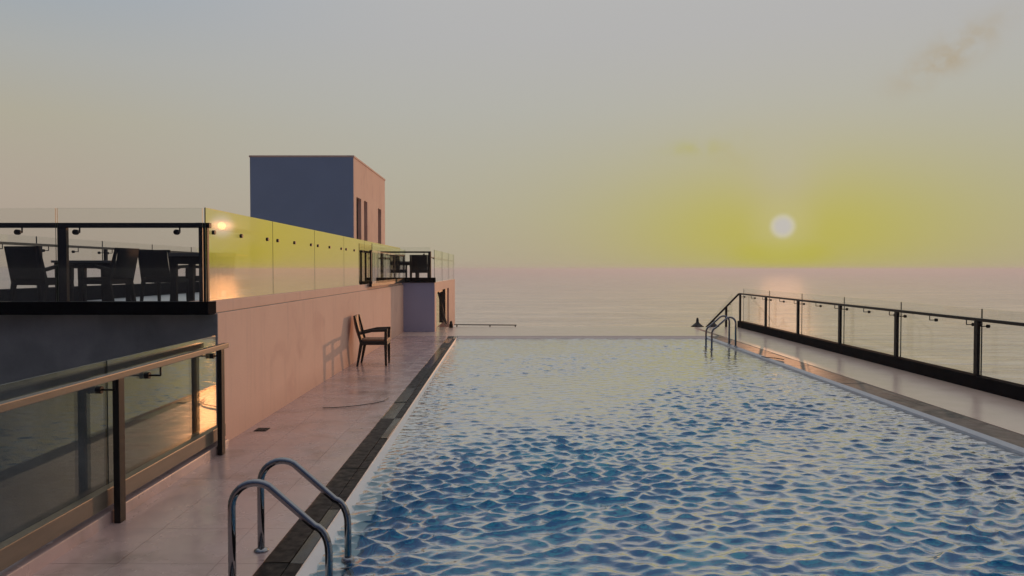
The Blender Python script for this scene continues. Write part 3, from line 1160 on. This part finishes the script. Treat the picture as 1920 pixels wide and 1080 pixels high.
# ---------------------------------------------------------------- pool ladders
def arc(cx, cz, r, a0, a1, n_):
    return [(cx + r * math.cos(math.radians(a0 + (a1 - a0) * i / n_)), cz + r * math.sin(math.radians(a0 + (a1 - a0) * i / n_))) for i in range(n_ + 1)]


def ladder(root, xd, xw, top, ys, z_feet=-.5):
    """two bent tubes from the deck at xd over the edge into the water at xw"""
    sg = 1 if xw > xd else -1
    w = abs(xw - xd)
    for y_ in ys:
        r1 = .135
        pr_ = [(0, 0)]
        pr_ += arc(r1, top - r1, r1, 180, 58, 10)
        # straight slope down to a second bend
        x1, z1 = pr_[-1]
        ang = 58 - 90
        x2 = w - .02
        t_ = (x2 - x1) / math.cos(math.radians(ang - 8))
        z2 = z1 + t_ * math.sin(math.radians(ang - 8))
        for i in range(1, 6):
            pr_.append((x1 + (x2 - .06 - x1) * i / 5, z1 + (z2 + .04 - z1) * i / 5))
        xe_, ze_ = pr_[-1]
        for i in range(1, 7):
            f = i / 6
            pr_.append((xe_ + (w - xe_) * math.sin(f * math.pi / 2), ze_ - .13 * (1 - math.cos(f * math.pi / 2)) - .02 * f))
        pr_.append((w, z_feet))
        MB().tube([(xd + sg * a, y_, b_) for a, b_ in pr_], .0215, 12).build("rail", M["steel"], root)
        MB().lathe((xd, y_, .0), [(.045, .001), (.045, .008), (.026, .02), (.022, .021)], 14).build("foot_flange", M["steel"], root)
        MB().lathe((xd + sg * w, y_, WATER_Z - .03), [(.03, 0), (.042, .012), (.042, .035), (.03, .05)], 12).build("collar", M["steel"], root)
    for zz in (-.30,):
        MB().tube([(xd + sg * w, ys[0], zz), (xd + sg * w, ys[1], zz)], .02, 8).build("tread", M["steel"], root)


ld = empty("pool_ladder", "chrome pool ladder arching over the near left pool edge", "ladder")
ladder(ld, -1.559, -1.02, .565, (4.60, 4.12))
lr = empty("pool_ladder", "dark steel pool ladder at the far right corner of the pool", "ladder")
ladder(lr, 5.06, 4.52, .665, (16.86, 17.36))

# ---------------------------------------------------------------- small things
gt = empty("drain_cover", "small dark square drain cover in the deck by the cream wall", "drain", loc=(0, 0, 0))
MB().box(-2.795, -2.665, 8.03, 8.19, -.01, .004).build("frame", M["black"], gt)
for i in range(4):
    MB().box(-2.785 + i * .031, -2.765 + i * .031, 8.04, 8.18, .0042, .007).build("slat", M["rubber"], gt)
cpts = [(-2.381, 9.349), (-2.25, 9.37), (-2.116, 9.42), (-1.95, 9.53), (-1.80, 9.68), (-1.70, 9.84), (-1.672, 10.08)]
cd = MB().tube([(a, b_, .009) for a, b_ in cpts], .0045, 6).build("cord", M["rubber"])
tag(cd, "thin dark cord lying across the left deck", "cord")
cpts = [(4.98, 14.85), (5.02, 14.70), (5.08, 14.66), (5.16, 14.60), (5.24, 14.35)]
cd = MB().tube([(a, b_, .012) for a, b_ in cpts], .008, 6).build("cord", M["rubber"])
tag(cd, "short dark cord draped over the right pool edge", "cord")
# low handrail showing over the far edge
lrl = empty("low_handrail", "thin dark handrail just showing over the far deck edge", "handrail")
MB().bar((-1.78, 23.0, .045), (.14, 23.0, .03), .03, .026).build("handrail", M["bronze"], lrl)
for q in (-1.70, -.68, .10):
    MB().bar((q, 23.0, -.9), (q, 23.0, .03), .035, .035, up=(0, 1, 0)).build("post", M["bronze"], lrl)
bp = MB().lathe((-1.83, 22.4, 0), [(.06, 0), (.06, .10), (.045, .11), (.045, .16), (.02, .2)], 12).build("bollard_lamp", M["bronze"])
tag(bp, "small dark bollard lamp at the corner of the far block", "bollard")


def canopy(label, x, y, zb, w, h):
    r = empty("pointed_canopy", label, "canopy", "pointed canopies beyond the far deck", (x, y, zb))
    MB().lathe((0, 0, 0), [(w, 0), (w * .72, h * .16), (w * .40, h * .36), (w * .22, h * .48), (w * .20, h * .70), (w * .13, h * .98), (w * .03, h)], 18).build("canopy_top", M["teak"], r)
    MB().tube([(0, 0, -2.6), (0, 0, -.002)], .05, 8).build("pole", M["teak"], r)
    return r


canopy("dark bell shaped canopy top standing clear left of the far ladder", 5.72, 23.0, -.02, .21, .28)
canopy("dark bell shaped canopy top partly behind the sloping stair rail", 6.22, 23.0, -.02, .18, .24)
